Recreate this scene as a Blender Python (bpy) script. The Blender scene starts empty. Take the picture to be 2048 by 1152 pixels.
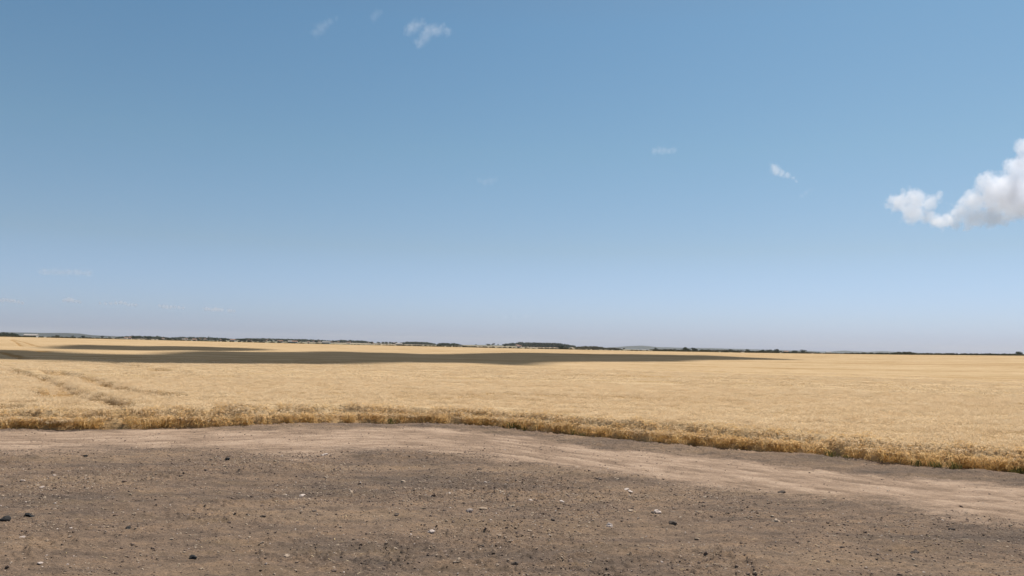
import bpy, bmesh, math, random
import numpy as np
from mathutils import Vector, Matrix

random.seed(7)
rng = np.random.default_rng(7)
R = math.radians
S = bpy.context.scene
C = S.collection

# ------------------------------------------------------------------ camera
F = 1607.0          # focal length in pixels of the 2048 px wide photograph
ZC = 2.6            # eye height
PITCH, ROLL = R(4.11), R(-1.147)
cam_d = bpy.data.cameras.new('camera')
cam = bpy.data.objects.new('camera', cam_d)
C.objects.link(cam)
cam_d.sensor_width = 36
cam_d.lens = 36 * F / 2048
cam_d.clip_start = 0.1
cam_d.clip_end = 120000
MC = Matrix.Translation((0, 0, ZC)) @ Matrix.Rotation(R(90) + PITCH, 4, 'X') @ Matrix.Rotation(-ROLL, 4, 'Z')
cam.matrix_world = MC
S.camera = cam
M3 = np.array(MC.to_3x3())

# ------------------------------------------------------------------ world, sun, exposure
SUN_EL, SUN_AZ = R(61), R(42)        # azimuth measured from +Y towards +X
w = bpy.data.worlds.new('World')
S.world = w
w.use_nodes = True
nt = w.node_tree
nt.nodes.clear()
sky = nt.nodes.new('ShaderNodeTexSky')
sky.sky_type = 'NISHITA'
sky.sun_disc = False
sky.sun_elevation = SUN_EL
sky.sun_rotation = SUN_AZ
sky.altitude = 200
sky.air_density = 1.0
sky.dust_density = 1.0
sky.ozone_density = 1.0
bg = nt.nodes.new('ShaderNodeBackground')
bg.inputs['Strength'].default_value = 0.080
wo = nt.nodes.new('ShaderNodeOutputWorld')
# sky colour graded by height; unseen zenith darkened and warmed to cut blue fill
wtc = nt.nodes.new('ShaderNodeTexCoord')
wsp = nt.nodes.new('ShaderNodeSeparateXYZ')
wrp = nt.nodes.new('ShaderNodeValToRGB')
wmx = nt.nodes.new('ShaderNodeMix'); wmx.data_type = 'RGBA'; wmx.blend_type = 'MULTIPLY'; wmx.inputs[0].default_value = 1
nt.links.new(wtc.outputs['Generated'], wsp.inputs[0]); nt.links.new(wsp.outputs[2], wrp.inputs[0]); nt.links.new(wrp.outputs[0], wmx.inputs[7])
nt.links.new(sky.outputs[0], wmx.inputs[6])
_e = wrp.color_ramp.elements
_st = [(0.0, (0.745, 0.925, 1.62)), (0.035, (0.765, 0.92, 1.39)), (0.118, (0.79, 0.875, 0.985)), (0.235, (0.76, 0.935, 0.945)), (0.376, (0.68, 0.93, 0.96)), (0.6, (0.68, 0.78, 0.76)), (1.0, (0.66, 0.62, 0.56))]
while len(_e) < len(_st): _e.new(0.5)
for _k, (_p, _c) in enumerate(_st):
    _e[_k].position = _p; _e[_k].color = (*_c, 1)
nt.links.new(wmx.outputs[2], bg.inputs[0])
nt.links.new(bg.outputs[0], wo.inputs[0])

sl = bpy.data.lights.new('sun', 'SUN')
sl.energy = 4.2
sl.angle = R(0.53)
sl.color = (1.0, 0.94, 0.87)
so = bpy.data.objects.new('sun', sl)
C.objects.link(so)
SUN = Vector((math.sin(SUN_AZ) * math.cos(SUN_EL), math.cos(SUN_AZ) * math.cos(SUN_EL), math.sin(SUN_EL)))
so.rotation_euler = SUN.to_track_quat('Z', 'Y').to_euler()
so.location = (0, 0, 50)

S.view_settings.view_transform = 'Standard'
S.view_settings.look = 'None'
S.view_settings.exposure = 0.3
S.view_settings.gamma = 1.0
S.render.engine = 'CYCLES'
S.cycles.use_denoising = True
S.cycles.max_bounces = 18
S.cycles.diffuse_bounces = 3
S.cycles.transmission_bounces = 4
S.cycles.transparent_max_bounces = 8
S.cycles.volume_bounces = 16
S.cycles.volume_step_rate = 1.0
S.cycles.caustics_reflective = False
S.cycles.caustics_refractive = False

# ------------------------------------------------------------------ helpers
def _h(ix, iy, seed):
    h = (ix.astype(np.int64) * 374761393 + iy.astype(np.int64) * 668265263 + seed * 974634777) & 0xFFFFFFFF
    h = ((h ^ (h >> 13)) * 1274126177) & 0xFFFFFFFF
    h = ((h ^ (h >> 16)) * 2246822519) & 0xFFFFFFFF
    return ((h ^ (h >> 15)) & 0xFFFFFF) / float(0xFFFFFF)

def vn(x, y, seed=0):
    x = np.asarray(x, float); y = np.asarray(y, float)
    ix = np.floor(x); iy = np.floor(y)
    fx = x - ix; fy = y - iy
    fx = fx * fx * (3 - 2 * fx); fy = fy * fy * (3 - 2 * fy)
    a = _h(ix, iy, seed); b = _h(ix + 1, iy, seed); c = _h(ix, iy + 1, seed); d = _h(ix + 1, iy + 1, seed)
    return (a * (1 - fx) + b * fx) * (1 - fy) + (c * (1 - fx) + d * fx) * fy - 0.5

def fbm(x, y, o=4, seed=0, g=0.5):
    s = 0; a = 1.0
    for i in range(o):
        s = s + a * vn(x * 2.03 ** i + 17.3 * i, y * 2.03 ** i - 9.1 * i, seed + i)
        a *= g
    return s

def ss(a, b, x):
    t = np.clip((np.asarray(x, float) - a) / (b - a), 0, 1)
    return t * t * (3 - 2 * t)

def tag(o, label=None, cat=None, group=None, kind=None):
    if label: o['label'] = label
    if cat: o['category'] = cat
    if group: o['group'] = group
    if kind: o['kind'] = kind
    return o

def mesh_np(name, verts, faces, mat=None, smooth=True):
    """verts Nx3, faces MxK (K = 3 or 4)"""
    me = bpy.data.meshes.new(name)
    verts = np.asarray(verts, np.float32); faces = np.asarray(faces, np.int32)
    me.vertices.add(len(verts)); me.vertices.foreach_set('co', verts.ravel())
    if len(faces):
        k = faces.shape[1]
        me.loops.add(faces.size); me.loops.foreach_set('vertex_index', faces.ravel())
        me.polygons.add(len(faces))
        me.polygons.foreach_set('loop_start', np.arange(0, faces.size, k, dtype=np.int32))
        me.polygons.foreach_set('loop_total', np.full(len(faces), k, np.int32))
        me.polygons.foreach_set('use_smooth', np.full(len(faces), smooth, bool))
    me.update(calc_edges=True)
    if mat: me.materials.append(mat)
    return me

def link(name, me, parent=None, loc=(0, 0, 0), coll=None):
    o = bpy.data.objects.new(name, me)
    (coll or C).objects.link(o)
    o.location = loc
    if parent: o.parent = parent
    return o

def attr(me, name, data, typ='FLOAT', dom='POINT'):
    a = me.attributes.new(name, typ, dom)
    if typ == 'FLOAT_VECTOR': a.data.foreach_set('vector', np.asarray(data, np.float32).ravel())
    else: a.data.foreach_set('value', np.asarray(data).ravel())

class Nodes:
    def __init__(s, name):
        s.m = bpy.data.materials.new(name); s.m.use_nodes = True
        s.t = s.m.node_tree; s.t.nodes.clear()
        s.out = s.t.nodes.new('ShaderNodeOutputMaterial')
    def n(s, typ, ins=None, **kw):
        nd = s.t.nodes.new(typ)
        for k, v in kw.items(): setattr(nd, k, v)
        for k, v in (ins or {}).items():
            if isinstance(v, bpy.types.NodeSocket): s.t.links.new(v, nd.inputs[k])
            else: nd.inputs[k].default_value = v
        return nd
    def l(s, a, b): s.t.links.new(a, b)
    def noise(s, vec, scale, detail=4, rough=0.55, dist=0.0):
        return s.n('ShaderNodeTexNoise', {'Vector': vec, 'Scale': scale, 'Detail': detail, 'Roughness': rough, 'Distortion': dist}).outputs['Fac']
    def ramp(s, fac, stops):
        nd = s.n('ShaderNodeValToRGB', {'Fac': fac})
        e = nd.color_ramp.elements
        while len(e) < len(stops): e.new(0.5)
        for i, (p, c) in enumerate(stops):
            e[i].position = p
            e[i].color = (c, c, c, 1) if not isinstance(c, tuple) else (*c, 1)
        return nd.outputs[0]
    def mix(s, f, a, b, mode='MIX'):
        nd = s.n('ShaderNodeMix', data_type='RGBA', blend_type=mode)
        for k, v in ((0, f), (6, a), (7, b)):
            if isinstance(v, bpy.types.NodeSocket): s.t.links.new(v, nd.inputs[k])
            elif k == 0: nd.inputs[0].default_value = v
            else: nd.inputs[k].default_value = (*v, 1)
        return nd.outputs[2]
    def math(s, op, a, b=0.0, c=0.0, clamp=False):
        nd = s.n('ShaderNodeMath', operation=op, use_clamp=clamp)
        for k, v in enumerate((a, b, c)):
            if isinstance(v, bpy.types.NodeSocket): s.t.links.new(v, nd.inputs[k])
            else: nd.inputs[k].default_value = v
        return nd.outputs[0]
    def pos(s, scale=None):
        p = s.n('ShaderNodeNewGeometry').outputs['Position']
        if scale:
            mp = s.n('ShaderNodeMapping', {'Vector': p, 'Scale': scale})
            p = mp.outputs[0]
        return p
    def surf(s, color, rough=0.9, normal=None, spec=0.2):
        b = s.n('ShaderNodeBsdfPrincipled', {'Roughness': rough, 'Specular IOR Level': spec})
        if isinstance(color, bpy.types.NodeSocket): s.l(color, b.inputs['Base Color'])
        else: b.inputs['Base Color'].default_value = (*color, 1)
        if normal is not None: s.l(normal, b.inputs['Normal'])
        s.l(b.outputs[0], s.out.inputs['Surface'])
        return s.m

def ray(px, py):
    d = np.array([(px - 1024) / F, (576 - py) / F, -1.0])
    d = M3 @ d
    return d / np.linalg.norm(d)

# measured lines of the place (photograph pixels): eye level, far edge of the field
def H(px): return 671.0 + 41.0 * px / 2048.0
EX = [-400, 0, 256, 512, 768, 1024, 1280, 1536, 1792, 2048, 2500]
EY = [664, 673.2, 678.8, 685, 690.8, 696.5, 701.8, 706.0, 709.2, 711.4, 715]
RE = 800.0
HIGH_X = [-400, 0, 120, 250, 400, 512, 700, 900, 1000, 1120, 1180, 1230, 1400, 1600, 1700, 2048, 2500]
HIGH_K = [1.0, 1.5, 1.5, 2.6, 3.2, 4.2, 4.6, 4.4, 5.6, 5.4, 4.6, 3.0, 2.6, 2.2, 1.2, 0.6, 0.5]

def terrain(x, y):
    """height of the ground"""
    x = np.asarray(x, float); y = np.asarray(y, float)
    r = np.hypot(x, y)
    yy = np.maximum(y, 0.25 * r + 1e-6)
    px = np.clip(1024 + F * x / yy, -400, 2500)
    E = np.interp(px, EX, EY)
    dep = np.minimum(yy, r)
    zed = lambda P, d: ZC + (H(px) - P) * d / F
    z_edge = zed(E, dep / np.maximum(r, 1e-6) * RE) - 0.55
    t1 = ss(32, 210, r); t2 = ss(200, RE, r)
    dip = -2.6 - 0.3 * np.sin(x / 70.0)
    z = dip * t1 * (1 - t2) + z_edge * t2
    z = z + 0.18 * fbm(x / 40, y / 40, 2, 5) * ss(40, 120, r) * (1 - ss(600, 800, r))
    k = np.interp(px, HIGH_X, HIGH_K)
    kr = np.interp(r, [RE, 900, 1300, 2000, 2800, 3600, 4200, 5200, 8000, 15000],
                      [0.0, -0.2, 0.0, 0.35, 0.7, 0.95, 1.0, 0.8, 0.35, 0.2])
    zf = zed(E - k * kr, dep) - 0.2
    zf = zf + 1.2 * fbm(x / 300, y / 300, 3, 9) * ss(1000, 2500, r)
    b = ss(RE, RE + 60, r)
    return z * (1 - b) + zf * b

def hit(px, py, extra=0.0, rmax=14000):
    """first point of the ground (raised by extra) that a pixel's ray meets"""
    d = ray(px, py)
    t = np.concatenate([np.linspace(5, 60, 1400), np.geomspace(60.05, rmax, 6000)])
    X, Y, Z = d[0] * t, d[1] * t, ZC + d[2] * t
    g = terrain(X, Y) + extra - Z
    i = np.argmax(g > 0)
    if g[i] <= 0: return None
    a, b = g[i - 1], g[i]
    f = -a / (b - a) if i else 0
    tt = t[i - 1] + (t[i] - t[i - 1]) * f
    return np.array([d[0] * tt, d[1] * tt, ZC + d[2] * tt])

# ------------------------------------------------------------------ lines on the ground
edge_px = [(0, 859), (120, 860), (256, 858.5), (400, 855), (512, 851), (620, 849), (700, 848), (830, 848.5), (960, 853), (1100, 866), (1230, 880),
           (1400, 893.5), (1536, 906), (1700, 920), (1850, 936), (1960, 943), (2048, 949)]
trk_far_px = [(0, 862), (256, 862), (512, 856), (700, 854), (830, 856), (960, 862), (1100, 878), (1230, 895), (1400, 912), (1536, 925), (1700, 941), (1850, 957), (2048, 977)]
trk_near_px = [(0, 899), (150, 898), (300, 894), (440, 897), (600, 903), (800, 899), (960, 908), (1060, 921), (1170, 937), (1280, 950), (1400, 965), (1536, 980), (1700, 997), (1850, 1017), (2048, 1040)]
def polar(pts):
    a, r = [], []
    for p in pts:
        q = hit(*p)
        a.append(math.atan2(q[0], q[1])); r.append(math.hypot(q[0], q[1]))
    return np.array(a), np.array(r)
EA, ER = polar(edge_px)
FA, FR = polar(trk_far_px)
NA, NR = polar(trk_near_px)
def ext(A, Rr, th):
    """smooth the polyline and carry it on past the frame as a straight line"""
    v = np.interp(th, A, Rr)
    for side, (i, j) in ((-1, (0, 2)), (1, (-1, -3))):
        p = np.array([math.sin(A[i]) * Rr[i], math.cos(A[i]) * Rr[i]])
        q = np.array([math.sin(A[j]) * Rr[j], math.cos(A[j]) * Rr[j]])
        d = p - q; d /= np.linalg.norm(d)
        n = np.array([-d[1], d[0]]); c = n @ p
        s = (th < A[0]) if side < 0 else (th > A[-1])
        den = n[0] * np.sin(th) + n[1] * np.cos(th)
        rr = np.where(np.abs(den) > 1e-3, c / np.where(np.abs(den) > 1e-3, den, 1), 60)
        rr = np.where((rr < 4) | (rr > 90), 90, rr)
        v = np.where(s, rr, v)
    return v
def edge_r(th): return ext(EA, ER, th)

# ------------------------------------------------------------------ materials
def soil_material():
    s = Nodes('soil')
    P = s.pos()
    trk = s.n('ShaderNodeAttribute', attribute_name='track').outputs['Fac']
    rut = s.n('ShaderNodeAttribute', attribute_name='rut').outputs['Fac']
    Pst = s.pos((0.34, 1.0, 1.0))
    Pf = s.pos((0.5, 1.0, 1.0))
    big = s.noise(Pst, 0.55, 5, 0.6)
    mid = s.noise(Pst, 3.2, 6, 0.65)
    fine = s.noise(Pf, 24, 6, 0.75)
    vfine = s.noise(Pf, 80, 3, 0.7)
    a = s.ramp(big, [(0.36, (0.142, 0.108, 0.083)), (0.5, (0.190, 0.137, 0.098)), (0.66, (0.232, 0.168, 0.116))])
    tint = s.ramp(mid, [(0.32, (0.62, 0.64, 0.68)), (0.5, (1.0, 1.0, 1.0)), (0.7, (1.26, 1.2, 1.1))])
    c = s.mix(1.0, a, tint, 'MULTIPLY')
    t2 = s.ramp(fine, [(0.30, (0.50, 0.50, 0.52)), (0.45, (0.90, 0.90, 0.90)), (0.57, (1.08, 1.06, 1.04)), (0.72, (1.75, 1.66, 1.58))])
    c = s.mix(0.85, c, t2, 'MULTIPLY')
    t3 = s.ramp(vfine, [(0.3, (0.5, 0.5, 0.5)), (0.5, (1, 1, 1)), (0.72, (1.75, 1.65, 1.55))])
    c = s.mix(0.75, c, t3, 'MULTIPLY')
    ochre = s.ramp(s.noise(Pst, 1.3, 4, 0.7), [(0.52, 0.0), (0.72, 0.4)])
    c = s.mix(ochre, c, (0.205, 0.142, 0.080))
    # the worn, dusty wheel track
    tcol = s.ramp(rut, [(0.15, (0.235, 0.166, 0.115)), (0.5, (0.335, 0.240, 0.168)), (0.85, (0.43, 0.315, 0.226))])
    tcol = s.mix(0.55, tcol, t2, 'MULTIPLY')
    tcol = s.mix(0.5, tcol, t3, 'MULTIPLY')
    k = s.math('ADD', trk, s.math('MULTIPLY', s.math('SUBTRACT', mid, 0.5), 1.3))
    k = s.math('ADD', k, s.math('MULTIPLY', s.math('SUBTRACT', fine, 0.5), 0.7))
    k = s.ramp(k, [(0.2, 0.0), (0.85, 1.0)])
    c = s.mix(k, c, tcol)
    hgt = s.math('ADD', s.math('MULTIPLY', fine, 0.7), s.math('MULTIPLY', vfine, 0.35))
    bmp = s.n('ShaderNodeBump', {'Height': hgt, 'Strength': 0.9, 'Distance': 0.035})
    return s.surf(c, 0.95, bmp.outputs[0], 0.1)

def far_material():
    s = Nodes('far_farmland')
    P = s.pos((1 / 260.0, 1 / 420.0, 0.001))
    vor = s.n('ShaderNodeTexVoronoi', {'Vector': P, 'Scale': 1.0, 'Randomness': 0.9}, feature='F1')
    col = s.ramp(s.n('ShaderNodeSeparateColor', {'Color': vor.outputs['Color']}).outputs[0],
                 [(0.0, (0.085, 0.09, 0.05)), (0.3, (0.20, 0.17, 0.10)), (0.5, (0.42, 0.33, 0.21)), (0.62, (0.13, 0.12, 0.075)), (0.8, (0.34, 0.24, 0.16)), (1.0, (0.06, 0.075, 0.04))])
    n = s.noise(s.pos(), 0.02, 4, 0.6)
    c = s.mix(0.5, col, s.ramp(n, [(0.3, 0.5), (0.7, 1.5)]), 'MULTIPLY')
    return s.surf(c, 0.95)

def wheat_canopy_material():
    s = Nodes('ripe_wheat_canopy')
    P = s.pos()
    rot = s.n('ShaderNodeMapping', {'Vector': P, 'Rotation': (0, 0, R(45)), 'Scale': (0.05, 0.85, 0.3)}).outputs[0]
    rows = s.noise(rot, 0.55, 4, 0.6)
    rotw = s.n('ShaderNodeMapping', {'Vector': P, 'Rotation': (0, 0, R(42)), 'Scale': (0.006, 0.16, 0.3)}).outputs[0]
    wide = s.noise(rotw, 1.0, 4, 0.6)
    rot2 = s.n('ShaderNodeMapping', {'Vector': P, 'Rotation': (0, 0, R(4)), 'Scale': (0.12, 0.5, 0.3)}).outputs[0]
    rip = s.noise(rot2, 1.0, 5, 0.6)
    big = s.noise(P, 0.035, 3, 0.5)
    fine = s.noise(P, 7.0, 5, 0.75)
    base = s.ramp(big, [(0.35, (0.485, 0.352, 0.205)), (0.65, (0.54, 0.40, 0.242))])
    c = s.mix(0.85, base, s.ramp(rows, [(0.34, (0.78, 0.73, 0.64)), (0.5, (1, 1, 1)), (0.7, (1.06, 1.06, 1.07))]), 'MULTIPLY')
    c = s.mix(1.0, c, s.ramp(wide, [(0.38, (0.76, 0.69, 0.58)), (0.46, (0.97, 0.96, 0.94)), (0.7, (1.04, 1.05, 1.06))]), 'MULTIPLY')
    c = s.mix(0.9, c, s.ramp(rip, [(0.32, (0.80, 0.74, 0.64)), (0.5, (1, 1, 1)), (0.7, (1.06, 1.07, 1.09))]), 'MULTIPLY')
    c = s.mix(0.8, c, s.ramp(fine, [(0.3, (0.66, 0.60, 0.5)), (0.5, (1, 1, 1)), (0.7, (1.2, 1.22, 1.25))]), 'MULTIPLY')
    gap = s.n('ShaderNodeAttribute', attribute_name='gap').outputs['Fac']
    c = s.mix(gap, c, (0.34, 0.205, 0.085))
    hgt = s.math('ADD', s.math('MULTIPLY', fine, 0.10), s.math('MULTIPLY', rip, 0.12))
    bmp = s.n('ShaderNodeBump', {'Height': hgt, 'Strength': 0.7, 'Distance': 1.0})
    d = s.n('ShaderNodeBsdfDiffuse', {'Color': c, 'Normal': bmp.outputs[0]})
    s.l(d.outputs[0], s.out.inputs['Surface'])
    return s.m

def straw_material(name, ca, cb, trans=0.35):
    s = Nodes(name)
    rnd = s.n('ShaderNodeObjectInfo').outputs['Random']
    P = s.pos()
    n = s.noise(P, 1.1, 3, 0.6)
    f = s.math('ADD', s.math('MULTIPLY', rnd, 0.45), s.math('MULTIPLY', n, 0.55))
    c = s.ramp(f, [(0.2, ca), (0.75, cb)])
    nn = s.n('ShaderNodeNewGeometry').outputs['Normal']
    nn = s.n('ShaderNodeVectorMath', {0: nn, 1: (0.35, 0.35, 0.35), 2: (0, 0, 0.9)}, operation='MULTIPLY_ADD').outputs[0]
    nn = s.n('ShaderNodeVectorMath', {0: nn}, operation='NORMALIZE').outputs[0]
    d = s.n('ShaderNodeBsdfDiffuse', {'Color': c, 'Normal': nn})
    t = s.n('ShaderNodeBsdfTranslucent', {'Color': c})
    m = s.n('ShaderNodeMixShader', {0: trans, 1: d.outputs[0], 2: t.outputs[0]})
    s.l(m.outputs[0], s.out.inputs['Surface'])
    return s.m

def leaf_material(name, ca, cb, trans=0.2, scale=0.3):
    s = Nodes(name)
    rnd = s.n('ShaderNodeObjectInfo').outputs['Random']
    n = s.noise(s.pos(), scale, 3, 0.6)
    f = s.math('ADD', s.math('MULTIPLY', rnd, 0.4), s.math('MULTIPLY', n, 0.6))
    c = s.ramp(f, [(0.25, ca), (0.75, cb)])
    d = s.n('ShaderNodeBsdfDiffuse', {'Color': c})
    t = s.n('ShaderNodeBsdfTranslucent', {'Color': c})
    m = s.n('ShaderNodeMixShader', {0: trans, 1: d.outputs[0], 2: t.outputs[0]})
    s.l(m.outputs[0], s.out.inputs['Surface'])
    return s.m

def rock_material(name, ca, cb, rough=0.9):
    s = Nodes(name)
    rnd = s.n('ShaderNodeObjectInfo').outputs['Random']
    tc = s.n('ShaderNodeTexCoord').outputs['Object']
    n = s.noise(tc, 30, 5, 0.7)
    c = s.ramp(rnd, [(0.0, ca), (1.0, cb)])
    c = s.mix(0.6, c, s.ramp(n, [(0.3, 0.6), (0.7, 1.25)]), 'MULTIPLY')
    bmp = s.n('ShaderNodeBump', {'Height': n, 'Strength': 0.5, 'Distance': 0.01})
    return s.surf(c, rough, bmp.outputs[0], 0.15)

def plain(name, col, rough=0.85, var=0.25, scale=1.0):
    s = Nodes(name)
    n = s.noise(s.pos(), scale, 4, 0.6)
    c = s.mix(1.0, col, s.ramp(n, [(0.3, 1 - var), (0.7, 1 + var)]), 'MULTIPLY')
    return s.surf(c, rough)

# ------------------------------------------------------------------ ground
def build_ground():
    az = np.concatenate([np.radians(np.arange(-180, -44, 4.0)), np.radians(np.arange(-44, 44, 0.09)), np.radians(np.arange(44, 180.01, 4.0))])
    r = np.concatenate([np.geomspace(0.3, 7.4, 24), np.exp(np.arange(math.log(7.5), math.log(31), 0.0032)), np.geomspace(31.3, 15000, 190)])
    TH, RR = np.meshgrid(az, r)
    X = np.sin(TH) * RR; Y = np.cos(TH) * RR
    Z = terrain(X, Y)
    fa = ext(FA, FR, TH); na = ext(NA, NR, TH)
    dense = (np.abs(TH) < R(44.2)) & (RR < 34)
    wob = 0.35 * fbm(X / 2.5, Y / 2.5, 3, 21)
    t = (RR - na) / np.maximum(fa - na, 0.5)
    trk = ss(-0.32, 0.30, t + wob) * (1 - ss(0.86, 1.08, t + wob * 0.6))
    trk = np.where(np.abs(TH) < R(75), trk, 0)
    # wheel ruts run along the track, drawn out in its direction
    along = TH * 22
    q = RR - edge_r(TH)
    rut = 0.5 + 0.7 * fbm(q * 3.0 + 0.5 * vn(along / 2, q, 3), along * 1.1, 5, 31, 0.68)
    lump = fbm(X * 2.2, Y * 2.6, 5, 41, 0.62) * 0.045 + fbm(X * 0.5, Y * 0.6, 2, 44) * 0.05
    clod = np.maximum(0, fbm(X * 11, Y * 11, 3, 51, 0.65) - 0.10) * 0.055 * (0.4 + 1.3 * ss(-0.2, 0.35, fbm(X * 0.45, Y * 0.7, 3, 61)))
    near = np.where(dense, 1.0, 0.0)
    Z = Z + near * ((1 - 0.75 * trk) * lump + (1 - 0.9 * trk) * clod + trk * (rut - 0.5) * 0.035 - 0.02 * trk)
    # low verge of thrown-up earth along the wheat
    Z = Z + near * 0.06 * np.exp(-((q + 0.5) / 0.45) ** 2) * (0.6 + 1.2 * vn(along, q, 77))
    n, m = X.shape
    V = np.stack([X.ravel(), Y.ravel(), Z.ravel()], 1)
    i = np.arange(n - 1)[:, None] * m + np.arange(m - 1)[None, :]
    Fc = np.stack([i, i + 1, i + m + 1, i + m], -1).reshape(-1, 4)[:, ::-1]
    me = mesh_np('ground', V, Fc, soil_material())
    me.materials.append(far_material())
    mi = np.zeros((n - 1, m - 1), np.int32)
    mi[r[:-1] > RE - 10, :] = 1
    me.polygons.foreach_set('material_index', mi.ravel())
    attr(me, 'track', trk.ravel()); attr(me, 'rut', np.clip(rut, 0, 1).ravel())
    o = link('ground', me)
    tag(o, kind='structure')
build_ground()

# ------------------------------------------------------------------ wheat
def add_blade(V, Fc, p0, p1, p2, w0, w1, w2, ang):
    """bent blade: three stations"""
    s = Vector((math.cos(ang), math.sin(ang), 0))
    b = len(V)
    for p, wd in ((p0, w0), (p1, w1), (p2, w2)):
        V.append(p - s * wd / 2); V.append(p + s * wd / 2)
    Fc.append((b, b + 1, b + 3, b + 2)); Fc.append((b + 2, b + 3, b + 5, b + 4))

def wheat_clump(n, rad, full, seed, hgt=0.66, fat=1.0):
    rd = random.Random(seed)
    V, Fc, mi = [], [], []
    for i in range(n):
        a = rd.uniform(0, 6.28); q = rad * math.sqrt(rd.random())
        x, y = q * math.cos(a), q * math.sin(a)
        h = hgt * rd.uniform(0.8, 1.08)
        lean = Vector((rd.gauss(0, 0.10), rd.gauss(0, 0.08), 0))
        z0 = 0.0 if full else h * 0.8
        b = Vector((x, y, 0)) + lean * (z0 / h)
        top = Vector((x, y, h)) + lean
        ang = rd.uniform(0, 3.14)
        f0 = len(Fc)
        m = b.lerp(top, 0.5)
        add_blade(V, Fc, Vector((b.x, b.y, z0)), Vector((m.x, m.y, (z0 + h) / 2)), top, 0.007 * fat, 0.007 * fat, 0.006 * fat, ang)
        # ear with awns, nodding over
        nd = Vector((rd.gauss(0, 1), rd.gauss(0, 1), 0)).normalized()
        e1 = top + nd * 0.035 + Vector((0, 0, 0.030)); e2 = top + nd * 0.10 + Vector((0, 0, rd.uniform(-0.035, 0.03)))
        add_blade(V, Fc, top, e1, e2, 0.011 * fat, 0.021 * fat, 0.006 * fat, ang)
        add_blade(V, Fc, top, e1, e2, 0.011 * fat, 0.021 * fat, 0.006 * fat, ang + 1.57)
        for k in range(2):
            e3 = e2 + nd * 0.06 + Vector((rd.gauss(0, .03), rd.gauss(0, .03), rd.uniform(-0.02, 0.04)))
            add_blade(V, Fc, e1, e2.lerp(e1, .3), e3, 0.004 * fat, 0.005 * fat, 0.002 * fat, rd.uniform(0, 3.14))
        mi += [0] * (len(Fc) - f0)
        if full:       # dry leaves
            f0 = len(Fc)
            for k in range(2):
                z = h * rd.uniform(0.15, 0.7); dd = Vector((rd.gauss(0, 1), rd.gauss(0, 1), 0)).normalized()
                p = Vector((x, y, z)) + lean * (z / h)
                add_blade(V, Fc, p, p + dd * 0.08 + Vector((0, 0, 0.05)), p + dd * 0.19 + Vector((0, 0, -0.06)), 0.010, 0.013, 0.003, rd.uniform(0, 3.14))
            mi += [1] * (len(Fc) - f0)
    return V, Fc, mi

M_EAR = straw_material('wheat_ears', (0.75, 0.565, 0.345), (0.87, 0.71, 0.49), 0.45)
M_DRY = straw_material('dry_wheat_leaves', (0.68, 0.43, 0.15), (0.84, 0.60, 0.27), 0.52)
M_EDGE = straw_material('outer_wheat_ears', (0.74, 0.50, 0.22), (0.90, 0.70, 0.41), 0.5)
M_GRN = leaf_material('green_weeds', (0.11, 0.105, 0.035), (0.26, 0.22, 0.08), 0.3, 2.0)

def proto_collection(name, items):
    col = bpy.data.collections.new(name)
    for k, (V, Fc, mi, mats) in enumerate(items):
        me = mesh_np('%s_%02d' % (name, k), [tuple(v) for v in V], Fc, None, False)
        for m in mats: me.materials.append(m)
        me.polygons.foreach_set('material_index', np.array(mi, np.int32))
        ob = bpy.data.objects.new('%s_%02d' % (name, k), me)
        col.objects.link(ob)
    return col

def scatter_modifier(o, col):
    ng = bpy.data.node_groups.new('scatter', 'GeometryNodeTree')
    ng.interface.new_socket('Geometry', in_out='INPUT', socket_type='NodeSocketGeometry')
    ng.interface.new_socket('Geometry', in_out='OUTPUT', socket_type='NodeSocketGeometry')
    N, L = ng.nodes.new, ng.links.new
    gi, go = N('NodeGroupInput'), N('NodeGroupOutput')
    def na(name, t):
        a = N('GeometryNodeInputNamedAttribute'); a.data_type = t; a.inputs[0].default_value = name
        return a.outputs[0]
    ci = N('GeometryNodeCollectionInfo')
    ci.inputs['Collection'].default_value = col
    ci.inputs['Separate Children'].default_value = True
    ci.inputs['Reset Children'].default_value = True
    ip = N('GeometryNodeInstanceOnPoints')
    L(gi.outputs[0], ip.inputs['Points'])
    L(na('tuft', 'BOOLEAN'), ip.inputs['Selection'])
    L(ci.outputs[0], ip.inputs['Instance'])
    ip.inputs['Pick Instance'].default_value = True
    L(na('idx', 'INT'), ip.inputs['Instance Index'])
    L(na('rot', 'FLOAT_VECTOR'), ip.inputs['Rotation'])
    L(na('scl', 'FLOAT_VECTOR'), ip.inputs['Scale'])
    jg = N('GeometryNodeJoinGeometry')
    L(gi.outputs[0], jg.inputs[0]); L(ip.outputs[0], jg.inputs[0])
    L(jg.outputs[0], go.inputs[0])
    m = o.modifiers.new('scatter', 'NODES'); m.node_group = ng

def add_points(me, nb, P, idx, rot, scl):
    """me already holds nb mesh verts followed by the len(P) loose points"""
    n = len(P)
    attr(me, 'tuft', np.concatenate([np.zeros(nb, bool), np.ones(n, bool)]), 'BOOLEAN')
    attr(me, 'idx', np.concatenate([np.zeros(nb, np.int32), idx.astype(np.int32)]), 'INT')
    attr(me, 'rot', np.concatenate([np.zeros((nb, 3)), rot]), 'FLOAT_VECTOR')
    attr(me, 'scl', np.concatenate([np.ones((nb, 3)), scl]), 'FLOAT_VECTOR')

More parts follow.
